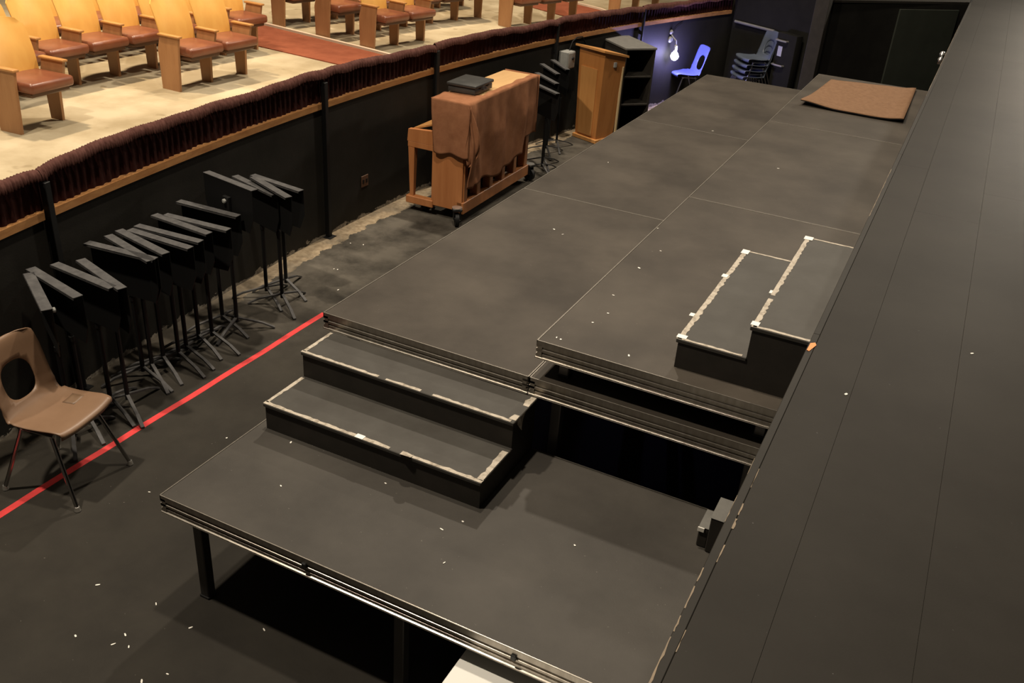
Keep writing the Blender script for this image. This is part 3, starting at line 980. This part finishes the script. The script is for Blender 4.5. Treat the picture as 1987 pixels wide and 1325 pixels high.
# ------------------------------------------------------------------ upright piano
pt = thing('upright_piano', 'honey-coloured upright piano on casters, back to the platforms', 'piano', (-1.24, 3.80, 0), R(0.8))
PL, PD = 1.47, 0.355        # length along y, depth towards -x
m = MB()
m.box((-PD, 0, 0.115), (-0.02, 0.035, 1.125), bev=0.004); obj('side_panel', m, piano_wood, pt)
m = MB(); m.box((-PD, PL - 0.035, 0.115), (-0.02, PL, 1.125), bev=0.004); obj('side_panel', m, piano_wood, pt)
m = MB(); m.box((-PD - 0.015, -0.012, 1.125), (0.005, PL + 0.012, 1.15), bev=0.006, seg=2); obj('lid', m, lid_wood, pt)
m = MB(); m.box((-PD + 0.01, 0.035, 0.14), (-PD + 0.03, PL - 0.035, 0.66)); obj('lower_panel', m, piano_wood, pt)
m = MB(); m.box((-PD + 0.01, 0.035, 0.86), (-PD + 0.03, PL - 0.035, 1.125)); obj('upper_panel', m, piano_wood, pt)
m = MB(); m.box((-0.115, 0.04, 0.20), (-0.10, PL - 0.04, 1.10)); obj('soundboard', m, void_black, pt)
m = MB(); m.box((-0.075, 0.0, 0.09), (0.0, PL, 0.205), bev=0.005); obj('bottom_rail', m, piano_wood, pt)
m = MB(); m.box((-0.075, 0.0, 1.03), (0.0, PL, 1.125), bev=0.005); obj('top_rail', m, piano_wood, pt)
for i in range(6):
    y = 0.02 + i * (PL - 0.115) / 5
    m = MB(); m.box((-0.095, y, 0.20), (-0.01, y + 0.075, 1.04), bev=0.006); obj('back_post', m, piano_wood, pt)
m = MB(); m.box((-PD - 0.270, 0.0, 0.645), (-PD + 0.02, PL, 0.700), bev=0.004); kb = obj('keybed', m, piano_wood, pt)
for y in (0.0, PL - 0.05):
    m = MB(); m.hexa([(-PD - 0.275, y, 0.70), (-PD + 0.01, y, 0.70), (-PD + 0.01, y + 0.05, 0.70), (-PD - 0.275, y + 0.05, 0.70)],
                     [(-PD - 0.265, y, 0.815), (-PD + 0.01, y, 0.835), (-PD + 0.01, y + 0.05, 0.835), (-PD - 0.265, y + 0.05, 0.815)])
    obj('cheek_block', m, piano_wood, kb, smooth=False)
m = MB(); m.hexa([(-PD - 0.235, 0.05, 0.805), (-PD + 0.01, 0.05, 0.885), (-PD + 0.01, PL - 0.05, 0.885), (-PD - 0.235, PL - 0.05, 0.805)],
                 [(-PD - 0.235, 0.05, 0.82), (-PD + 0.01, 0.05, 0.90), (-PD + 0.01, PL - 0.05, 0.90), (-PD - 0.235, PL - 0.05, 0.82)])
obj('fallboard', m, arm_wood, pt, smooth=False)
m = MB(); m.box((-PD - 0.23, 0.055, 0.70), (-PD - 0.06, PL - 0.055, 0.735)); obj('keys', m, ivory, pt)
for y in (0.0, PL - 0.06):
    m = MB(); m.hexa([(-PD - 0.245, y + 0.012, 0.16), (-PD - 0.205, y + 0.012, 0.16), (-PD - 0.205, y + 0.048, 0.16), (-PD - 0.245, y + 0.048, 0.16)],
                     [(-PD - 0.262, y, 0.645), (-PD - 0.195, y, 0.645), (-PD - 0.195, y + 0.06, 0.645), (-PD - 0.262, y + 0.06, 0.645)])
    obj('leg', m, piano_wood, pt, smooth=False)
    m = MB(); m.box((-PD - 0.28, y - 0.01, 0.085), (-PD + 0.02, y + 0.065, 0.16), bev=0.006); obj('toe_block', m, piano_wood, pt)


def caster(parent, x, y, r, a):
    M_ = Matrix.Translation((x, y, 0)) @ Matrix.Rotation(a, 4, 'Z')
    m = MB(); m.tube([(-0.018, 0, r), (0.018, 0, r)], r, 18, M=M_); m.tube([(-0.023, 0, r), (0.023, 0, r)], r * 0.45, 12, M=M_); wv = obj('caster_wheel', m, stand_black, parent)
    m = MB(); m.box((-0.035, -0.03, r), (-0.027, 0.03, r * 2 + 0.03), M=M_, bev=0.003); m.box((0.027, -0.03, r), (0.035, 0.03, r * 2 + 0.03), M=M_, bev=0.003)
    m.box((-0.045, -0.045, r * 2 + 0.02), (0.045, 0.045, r * 2 + 0.045), M=M_, bev=0.004); obj('caster_fork', m, bolt_black, wv)
    m = MB(); m.lathe([(0.05, 0), (0.05, 0.008), (0.02, 0.012)], 14, Matrix.Translation((x, y, r * 2 + 0.045))); obj('caster_plate', m, chrome, wv)


caster(pt, -0.02, -0.085, 0.068, R(35))
caster(pt, -0.02, PL + 0.085, 0.068, R(75))
caster(pt, -PD - 0.12, 0.10, 0.035, R(10))
caster(pt, -PD - 0.12, PL - 0.10, 0.035, R(10))

# brown cloth draped over lid, back and near end of the piano
ct = thing('piano_cloth', 'brown cloth draped over the top and back of the piano', 'cloth', (-1.24, 3.80, 0), R(0.8))


def cl_bottom(s):
    # lower hem height along the length
    y = s * 1.56
    if y < 0.10:
        return 0.36 - 0.10 * y
    if y < 1.22:
        return 0.345 + 0.03 * math.sin(y * 7) + 0.03 * math.sin(y * 17 + 1) * 0.4 + 0.03 * y
    if y < 1.30:
        return 0.38 + (y - 1.22) / 0.08 * 0.18
    return 0.56 + 0.02 * (y - 1.3)


def cloth_main(s, q):
    y = -0.020 + s * (PL + 0.055)
    if q < 0.3:                       # over the lid
        f = q / 0.3
        w_ = min(1.0, max(0.0, (y - 0.22) / 0.16)); w_ = w_ * w_ * (3 - 2 * w_)
        x0 = -PD - 0.012 + w_ * (PD - 0.035) + 0.008 * math.sin(y * 21)
        x = x0 + f * (0.010 - x0)
        z = 1.1535 + 0.0025 * math.sin(y * 13 + x * 20) + 0.002 * math.sin(y * 29)
        return (x, y, z)
    f = (q - 0.3) / 0.7
    z = 1.150 - f * (1.150 - cl_bottom(s))
    fold = 0.012 * math.sin(y * 12 + 0.6) + 0.008 * math.sin(y * 27 + f * 3) + 0.006 * math.sin(y * 9 - f * 7)
    near = math.exp(-((y - 0.03) / 0.10) ** 2)
    x = 0.014 + (0.018 + fold + 0.004) * min(1, f * 2.2) + 0.035 * near * math.sin(min(1, f * 1.1) * math.pi) + 0.018 * f * math.sin(y * 16) * near
    x += 0.010 * math.exp(-((y - 0.11) / 0.04) ** 2) * math.sin(f * 14)
    return (x, y, z)


m = MB(); m.grid(cloth_main, 90, 50); o = obj('back_fall', m, cloth_brown, ct, angle=180)
md = o.modifiers.new('thickness', 'SOLIDIFY'); md.thickness = 0.004; md.offset = 1


def cloth_end(s, q):
    # fall over the near end (y = 0 side)
    x = -PD - 0.012 + 0.05 * q + s * (PD + 0.055 - 0.05 * q)
    z = 1.157 - q * (0.50 + 0.012 * math.sin(s * 9))
    y = -0.018 - 0.012 * min(1, q * 4) - 0.010 * q * math.sin(s * 11 + 0.5) - 0.02 * q * math.exp(-((s - 0.92) / 0.1) ** 2)
    return (x, y, z)


m = MB(); m.grid(cloth_end, 34, 26); o = obj('end_fall', m, cloth_brown, ct, angle=180)
md = o.modifiers.new('thickness', 'SOLIDIFY'); md.thickness = 0.004; md.offset = 1


def cloth_fold(s, q):
    # pleat of slack cloth where end and back meet
    z = 1.13 - 0.55 * q
    wv = math.sin(q * math.pi * 0.95)
    x = 0.022 + 0.085 * wv * math.sin(s * math.pi) ** 1.3 + 0.012 * q
    y = -0.025 + 0.16 * s * (0.25 + 0.75 * wv) + 0.03 * q * math.sin(s * 6) - 0.02 * wv * (1 - s)
    return (x + 0.018 * math.sin(s * 15 + q * 6) * wv, y, z - 0.07 * wv * math.sin(s * 3))


m = MB(); m.grid(cloth_fold, 20, 24); o = obj('corner_fold', m, cloth_brown, ct, angle=180)
md = o.modifiers.new('thickness', 'SOLIDIFY'); md.thickness = 0.004; md.offset = 1


def cloth_far(s, q):
    x = -PD - 0.01 + s * (PD + 0.045)
    z = 1.157 - q * 0.60
    return (x, PL + 0.036 + 0.012 * q * math.sin(s * 10) + 0.01 * q, z)


m = MB(); m.grid(cloth_far, 20, 14); o = obj('far_fall', m, cloth_brown, ct, angle=180)
md = o.modifiers.new('thickness', 'SOLIDIFY'); md.thickness = 0.004; md.offset = 1

# black case on the piano
cs = thing('black_case', 'flat black case lying on top of the draped piano', 'case', (-1.60, 4.06, 1.163), R(2))
m = MB(); m.box((0, 0, 0), (0.285, 0.37, 0.055), bev=0.008, seg=2); obj('base', m, case_black, cs)
m = MB(); m.box((-0.012, -0.012, 0.058), (0.297, 0.382, 0.088), bev=0.010, seg=2); obj('lid', m, case_black, cs)
m = MB(); m.box((0.287, 0.09, 0.044), (0.296, 0.13, 0.068), bev=0.002); m.box((0.287, 0.24, 0.044), (0.296, 0.28, 0.068), bev=0.002); obj('latch', m, stand_black, cs)
m = MB(); m.tube([(0.287, 0.15, 0.03), (0.305, 0.155, 0.03), (0.305, 0.215, 0.03), (0.287, 0.22, 0.03)], 0.005, 6); obj('handle', m, stand_black, cs)

# ------------------------------------------------------------------ lectern, cabinet, boxes by the wall
lt = thing('lectern', 'wooden lectern with slanted top beside the black cabinet', 'lectern', (-1.213, 7.094, 0), R(-21.5))
# x axis: from the near corner leftwards is -x; y: depth away
LW, LD, LH = 0.375, 0.34, 1.08
m = MB(); m.hexa([(-LW, 0.03, 0.05), (-0.02, 0.03, 0.05), (-0.02, LD, 0.05), (-LW, LD, 0.05)],
                 [(-LW - 0.02, -0.01, LH + 0.035), (0.03, -0.01, LH + 0.035), (0.03, LD + 0.03, LH - 0.05), (-LW - 0.02, LD + 0.03, LH - 0.05)])
obj('body', m, lectern_wood, lt, smooth=False)
m = MB(); m.box((-LW - 0.025, 0.005, 0), (0.005, LD + 0.02, 0.05), bev=0.006); obj('plinth', m, lectern_light, lt)
m = MB(); m.hexa([(-LW + 0.05, 0.018, 0.075), (-0.09, 0.018, 0.075), (-0.09, 0.036, 0.075), (-LW + 0.05, 0.036, 0.075)],
                 [(-LW + 0.035, -0.016, 0.90), (-0.065, -0.016, 0.90), (-0.065, 0.01, 0.90), (-LW + 0.035, 0.01, 0.90)])
obj('front_panel', m, lectern_light, lt, smooth=False)
m = MB(); m.hexa([(-LW - 0.05, -0.06, LH + 0.045), (0.06, -0.06, LH + 0.045), (0.06, LD + 0.05, LH - 0.050), (-LW - 0.05, LD + 0.05, LH - 0.050)],
                 [(-LW - 0.05, -0.06, LH + 0.070), (0.06, -0.06, LH + 0.070), (0.06, LD + 0.05, LH - 0.025), (-LW - 0.05, LD + 0.05, LH - 0.025)])
obj('slanted_top', m, lectern_light, lt, smooth=False)
m = MB(); m.box((0.022, 0.16, LH - 0.15), (0.045, 0.20, LH - 0.09), bev=0.003); obj('wall_plate', m, grey_metal, lt)
m = MB(); m.box((0.005, LD - 0.01, 0.02), (0.03, LD + 0.015, 0.92), bev=0.003); obj('edge_board', m, cream_edge, lt)

rk = thing('shelf_cabinet', 'black open shelf cabinet with dusty top behind the lectern', 'cabinet', (-1.148, 7.68, 0), R(-42.5))
CW, CDp, CH = 0.76, 0.42, 1.09
m = MB(); m.box((-CW - 0.01, -0.01, CH - 0.025), (0.01, CDp + 0.01, CH), bev=0.003); obj('top', m, top_grey, rk)
m = MB(); m.box((-CW, 0, 0.02), (0, 0.02, CH - 0.025)); obj('side_panel', m, black_wood, rk)
m = MB(); m.box((-CW, CDp - 0.02, 0.02), (0, CDp, CH - 0.025)); obj('side_panel', m, black_wood, rk)
m = MB(); m.box((-CW, 0.02, 0.02), (-CW + 0.02, CDp - 0.02, CH - 0.025)); obj('back_panel', m, black_wood, rk)
for z in (0.02, 0.37, 0.72):
    m = MB(); m.box((-CW + 0.02, 0.02, z), (0, CDp - 0.02, z + 0.022), bev=0.002); obj('shelf', m, black_wood, rk)
for (x_, y_) in ((-0.07, 0.06), (-0.07, CDp - 0.06), (-CW + 0.07, 0.06), (-CW + 0.07, CDp - 0.06)):
    m = MB(); m.lathe([(0.02, 0), (0.02, 0.02)], 10, Matrix.Translation((x_, y_, 0))); obj('foot', m, bolt_black, rk)

nb = arc_n(7.12)
gb = thing('junction_box', 'grey metal electrical box on the wall left of the lectern', 'electrical box', arc_p(7.12, 0.004, 0.86), math.atan2(nb.y, nb.x))
m = MB(); m.box((0, -0.085, 0), (0.13, 0.085, 0.20), bev=0.006); obj('housing', m, grey_metal, gb)
m = MB(); m.box((0.13, -0.075, 0.012), (0.138, 0.075, 0.188), bev=0.003); obj('cover', m, grey_metal, gb)
m = MB(); m.lathe([(0.018, 0), (0.018, 0.014), (0.012, 0.018)], 12, Matrix.Translation((0.138, 0.02, 0.12)) @ Matrix.Rotation(R(90), 4, 'Y')); obj('switch', m, bolt_black, gb)
m = MB(); m.tube([(0.06, 0.05, 0.20), (0.07, 0.09, 0.30), (0.06, 0.20, 0.335), (0.05, 0.34, 0.325), (0.03, 0.45, 0.24), (0.012, 0.50, 0.05), (0.012, 0.50, -0.5)], 0.008, 8)
obj('cable', m, stand_black, gb)

nb = arc_n(3.41)
ob = thing('wall_outlet', 'small dark outlet plate on the pit wall left of the piano', 'outlet', arc_p(3.41, 0.0, 0.30), math.atan2(nb.y, nb.x))
m = MB(); m.box((0.001, -0.055, 0), (0.009, 0.055, 0.11), bev=0.003); pl = obj('plate', m, leather_under, ob)
for y in (-0.025, 0.025):
    m = MB(); m.box((0.009, y - 0.014, 0.035), (0.012, y + 0.014, 0.075), bev=0.001); obj('socket', m, stand_black, pl)
nb = arc_n(9.14)
ob = thing('wall_outlet', 'small grey outlet box on the wall left of the lit lamp', 'outlet', arc_p(9.14, 0.0, 0.71), math.atan2(nb.y, nb.x))
m = MB(); m.box((0.001, -0.04, 0), (0.045, 0.04, 0.12), bev=0.004); pl = obj('housing', m, grey_metal, ob)
for z in (0.035, 0.085):
    m = MB(); m.box((0.045, -0.014, z - 0.014), (0.049, 0.014, z + 0.014), bev=0.001); obj('socket', m, stand_black, pl)

# clip lamp
nb = arc_n(9.62)
lm = thing('clip_lamp', 'glowing bare-bulb lamp clipped to the dark pit wall', 'lamp', arc_p(9.62, 0.0, 0.66), math.atan2(nb.y, nb.x))
m = MB(); m.lathe([(0.004, -0.062), (0.03, -0.052), (0.052, -0.024), (0.058, 0.0), (0.050, 0.03), (0.028, 0.055), (0.02, 0.075)], 18, Matrix.Translation((0.12, 0, 0.05))); obj('bulb', m, bulb_mat, lm)
m = MB(); m.lathe([(0.024, 0), (0.024, 0.07), (0.012, 0.085)], 14, Matrix.Translation((0.12, 0, 0.122))); obj('socket', m, grey_metal, lm)
m = MB(); m.tube([(0.12, 0, 0.20), (0.11, 0, 0.26), (0.05, 0, 0.30), (0.02, 0, 0.33)], 0.009, 8); obj('arm', m, grey_metal, lm)
m = MB(); m.lathe([(0.045, 0), (0.045, 0.012), (0.03, 0.03)], 14, Matrix.Translation((0.002, 0, 0.26)) @ Matrix.Rotation(R(90), 4, 'Y'))
m.lathe([(0.032, 0), (0.034, 0.012), (0.015, 0.03)], 14, Matrix.Translation((0.002, 0, 0.36)) @ Matrix.Rotation(R(90), 4, 'Y')); obj('clamp', m, grey_metal, lm)
m = MB(); m.tube([(0.01, 0.0, 0.33), (0.012, 0.12, 0.42), (0.012, 0.26, 0.47)], 0.004, 6); obj('cord', m, stand_black, lm)
pld = bpy.data.lights.new('clip_lamp_light', 'POINT'); pld.energy = 52; pld.color = (0.42, 0.38, 1.0); pld.shadow_soft_size = 0.05
plo = bpy.data.objects.new('clip_lamp_light', pld); COL.objects.link(plo); plo.parent = lm; plo.location = (0.21, 0, 0.06)

# upright black case with chrome ends at the far end
d = Vector((0.74 + 0.86, 10.30 - 11.25, 0)).normalized()
ang = math.atan2(d.y, d.x)
p = Vector((-0.86, 11.25, 0)) + d * 1.40
uc = thing('equipment_case', 'tall black case with curved chrome handles at the far end', 'case', (p.x, p.y - 0.02, 0), ang)
m = MB(); m.box((-0.16, -0.16, 0.0), (0.20, -0.03, 1.10), bev=0.012, seg=2); obj('body', m, void_black, uc)
m = MB(); m.box((-0.10, -0.168, 0.78), (-0.02, -0.16, 0.92), bev=0.002); obj('badge_plate', m, grey_metal, uc)
for z in (0.66, 1.00):
    m = MB(); m.tube([(-0.14, -0.158, z), (-0.135, -0.195, z), (-0.04, -0.205, z), (0.05, -0.195, z), (0.055, -0.158, z)], 0.014, 8); obj('handle', m, chrome, uc)

# chrome clamp on the stage edge
ck = thing('rail_clamp', 'small chrome clamp gripping the stage edge beyond the brown mat', 'clamp', (2.41, 7.35, 1.50))
m = MB(); m.box((-0.02, -0.03, 0.0), (0.035, 0.03, 0.05), bev=0.006); obj('jaw', m, dull_chrome, ck)
for (y, z, r) in ((-0.03, 0.055, 0.026), (0.13, 0.085, 0.03)):
    m = MB(); m.lathe([(0.004, -r), (r * 0.7, -r * 0.7), (r, 0), (r * 0.7, r * 0.7), (0.004, r)], 12, Matrix.Translation((0, y, z))); obj('knob', m, chrome, ck)
m = MB(); m.tube([(0, -0.03, 0.05), (0, 0.13, 0.08)], 0.010, 8); obj('spindle', m, dull_chrome, ck)

# ------------------------------------------------------------------ mat on the far raised platform
mt = thing('floor_mat', 'brown carpet mat with curled corners on the farthest raised platform', 'mat', (0, 0, Z3))
C00, C01, C11, C10 = Vector((1.345, 5.70, 0)), Vector((1.412, 7.05, 0)), Vector((2.26, 7.25, 0)), Vector((2.295, 5.665, 0))


def matz(s, q):
    return 0.030 * math.exp(-((s / 0.22) ** 2 + (q / 0.25) ** 2)) + 0.022 * math.exp(-(((1 - s) / 0.10) ** 2 + (q / 0.5) ** 2)) + 0.008 * math.exp(-(q / 0.15) ** 2) \
        + 0.012 * math.exp(-(((1 - s) / 0.1) ** 2 + ((1 - q) / 0.2) ** 2)) + 0.002 * math.sin(s * 9 + q * 5) ** 2


def mat_surf(h):
    def fn(s, q):
        p = (C00.lerp(C10, s)).lerp(C01.lerp(C11, s), q)
        p = p + Vector((0, -0.02 * math.sin(s * math.pi) * (1 - q), 0))
        return (p.x, p.y, matz(s, q) + h)
    return fn


m = MB(); m.grid(mat_surf(0.010), 26, 26); o = obj('pile', m, mat_brown, mt, angle=180)
md = o.modifiers.new('thickness', 'SOLIDIFY'); md.thickness = 0.006; md.offset = -1
m = MB(); m.grid(mat_surf(0.0035), 26, 26); o = obj('backing', m, mat_edge, mt, angle=180)
md = o.modifiers.new('thickness', 'SOLIDIFY'); md.thickness = 0.003; md.offset = -1

# ------------------------------------------------------------------ white bench under the low platform
wb = thing('white_bench', 'white-topped bench half under the front of the low platform', 'bench', (1.545, -2.05, 0))
m = MB(); m.box((0, 0, 0.41), (0.62, 1.02, 0.435), bev=0.003); obj('top', m, white_board, wb)
for x in (0.03, 0.57):
    m = MB(); m.box((x, 0.05, 0), (x + 0.02, 0.97, 0.41)); obj('side_panel', m, white_board, wb)

# taped block by the stage
bk = thing('taped_block', 'grey taped block wedged on the low platform beside the stage', 'block', (2.25, -0.30, Z1))
m = MB(); m.box((0.0, 0.0, 0.0), (0.125, 0.16, 0.185), bev=0.004); b1 = obj('tall_block', m, black_wood, bk)
m = MB(); m.box((-0.002, -0.002, 0.185), (0.127, 0.162, 0.188), bev=0.001); obj('tape_cover', m, top_grey, b1)
m = MB(); m.box((-0.045, 0.02, 0.0), (-0.001, 0.15, 0.105), bev=0.004); b2 = obj('low_block', m, black_wood, bk)
m = MB(); m.box((-0.047, 0.018, 0.105), (-0.001, 0.152, 0.108), bev=0.001); obj('tape_cover', m, top_grey, b2)
m = MB(); m.box((-0.049, 0.012, 0.085), (-0.020, 0.018, 0.107), bev=0.001); obj('tape_patch', m, paper, b2)

# ------------------------------------------------------------------ tape lines and scraps
m = MB()
k = 60
L1, L2 = [], []
for i in range(k + 1):
    y = -3.2 + 4.76 * i / k
    x = -1.194 + 0.004 * math.sin(y * 2.3) + 0.002 * math.sin(y * 9)
    L1.append((x - 0.024 + 0.0015 * random.random(), y)); L2.append((x + 0.024 - 0.0015 * random.random(), y))
for i in range(k):
    m.prism([L1[i], L1[i + 1], L2[i + 1], L2[i]], 0.0004, 0.0014)
tag(obj('floor_tape', m, tape_red, smooth=False), 'long straight red tape line on the black pit floor', 'tape')
m = MB()
poly = [(2.450, -0.165), (2.460, -0.170), (2.476, -0.105), (2.468, -0.085), (2.452, -0.100)]
m.prism(poly, ZS + 0.0012, ZS + 0.003)
tag(obj('tape_scrap', m, tape_orange, smooth=False), 'small orange tape scrap on the stage edge by the steps', 'tape')


def scraps(pts, z, label, group):
    for (x, y) in pts:
        a = random.random() * 3.1; l = 0.005 + 0.006 * random.random(); wd = 0.002 + 0.002 * random.random()
        poly = []
        for (sx, sy) in ((-1, -1), (0.2, -1.3), (1, -0.6), (1, 0.8), (-0.3, 1.2), (-1, 0.7)):
            poly.append((x + sx * l * math.cos(a) - sy * wd * math.sin(a), y + sx * l * math.sin(a) + sy * wd * math.cos(a)))
        m = MB(); m.prism(poly, z, z + 0.002)
        tag(obj('paper_scrap', m, paper, smooth=False), label, 'scrap', group)


scraps([(1.196, -0.769), (1.25, -0.676), (1.313, -0.946), (1.744, -0.561), (0.808, -0.625), (0.235, -0.595), (0.413, -0.891)], Z1,
       'tiny white paper scrap lying on the low front platform', 'scraps on the low platform')
scraps([(-0.688, -0.087), (-0.04, -1.296), (-0.017, -1.505), (0.05, -1.548), (-0.689, -0.7), (0.203, -1.326), (0.498, -1.168), (-1.585, 2.266), (-1.616, 2.257),
        (-1.825, 2.789), (0.308, -1.576), (0.242, -1.659), (-0.02, -1.571), (-0.368, -1.343), (-1.712, 2.826), (-1.35, 1.95), (-0.2, -1.62)], 0.0006,
       'tiny pale paper scrap lying on the black pit floor', 'scraps on the pit floor')
scraps([(1.306, 0.088), (1.33, 0.082), (1.250, 1.752), (1.366, 0.684), (1.42, 0.47), (1.663, 0.116), (1.619, 3.508), (1.36, 1.102), (2.389, 5.255), (1.383, 1.413), (1.393, 0.331)], Z3,
       'tiny white tape scrap stuck on the raised platforms', 'scraps on the raised platforms')
scraps([(0.527, 1.821), (0.285, 3.428), (0.732, 4.959), (0.612, 1.773)], Z2, 'tiny pale scrap lying on the middle-height platforms', 'scraps on the middle platforms')
scraps([(3.033, 0.188), (2.64, -0.424)], ZS, 'tiny pale scrap lying on the stage floor', 'scraps on the stage')
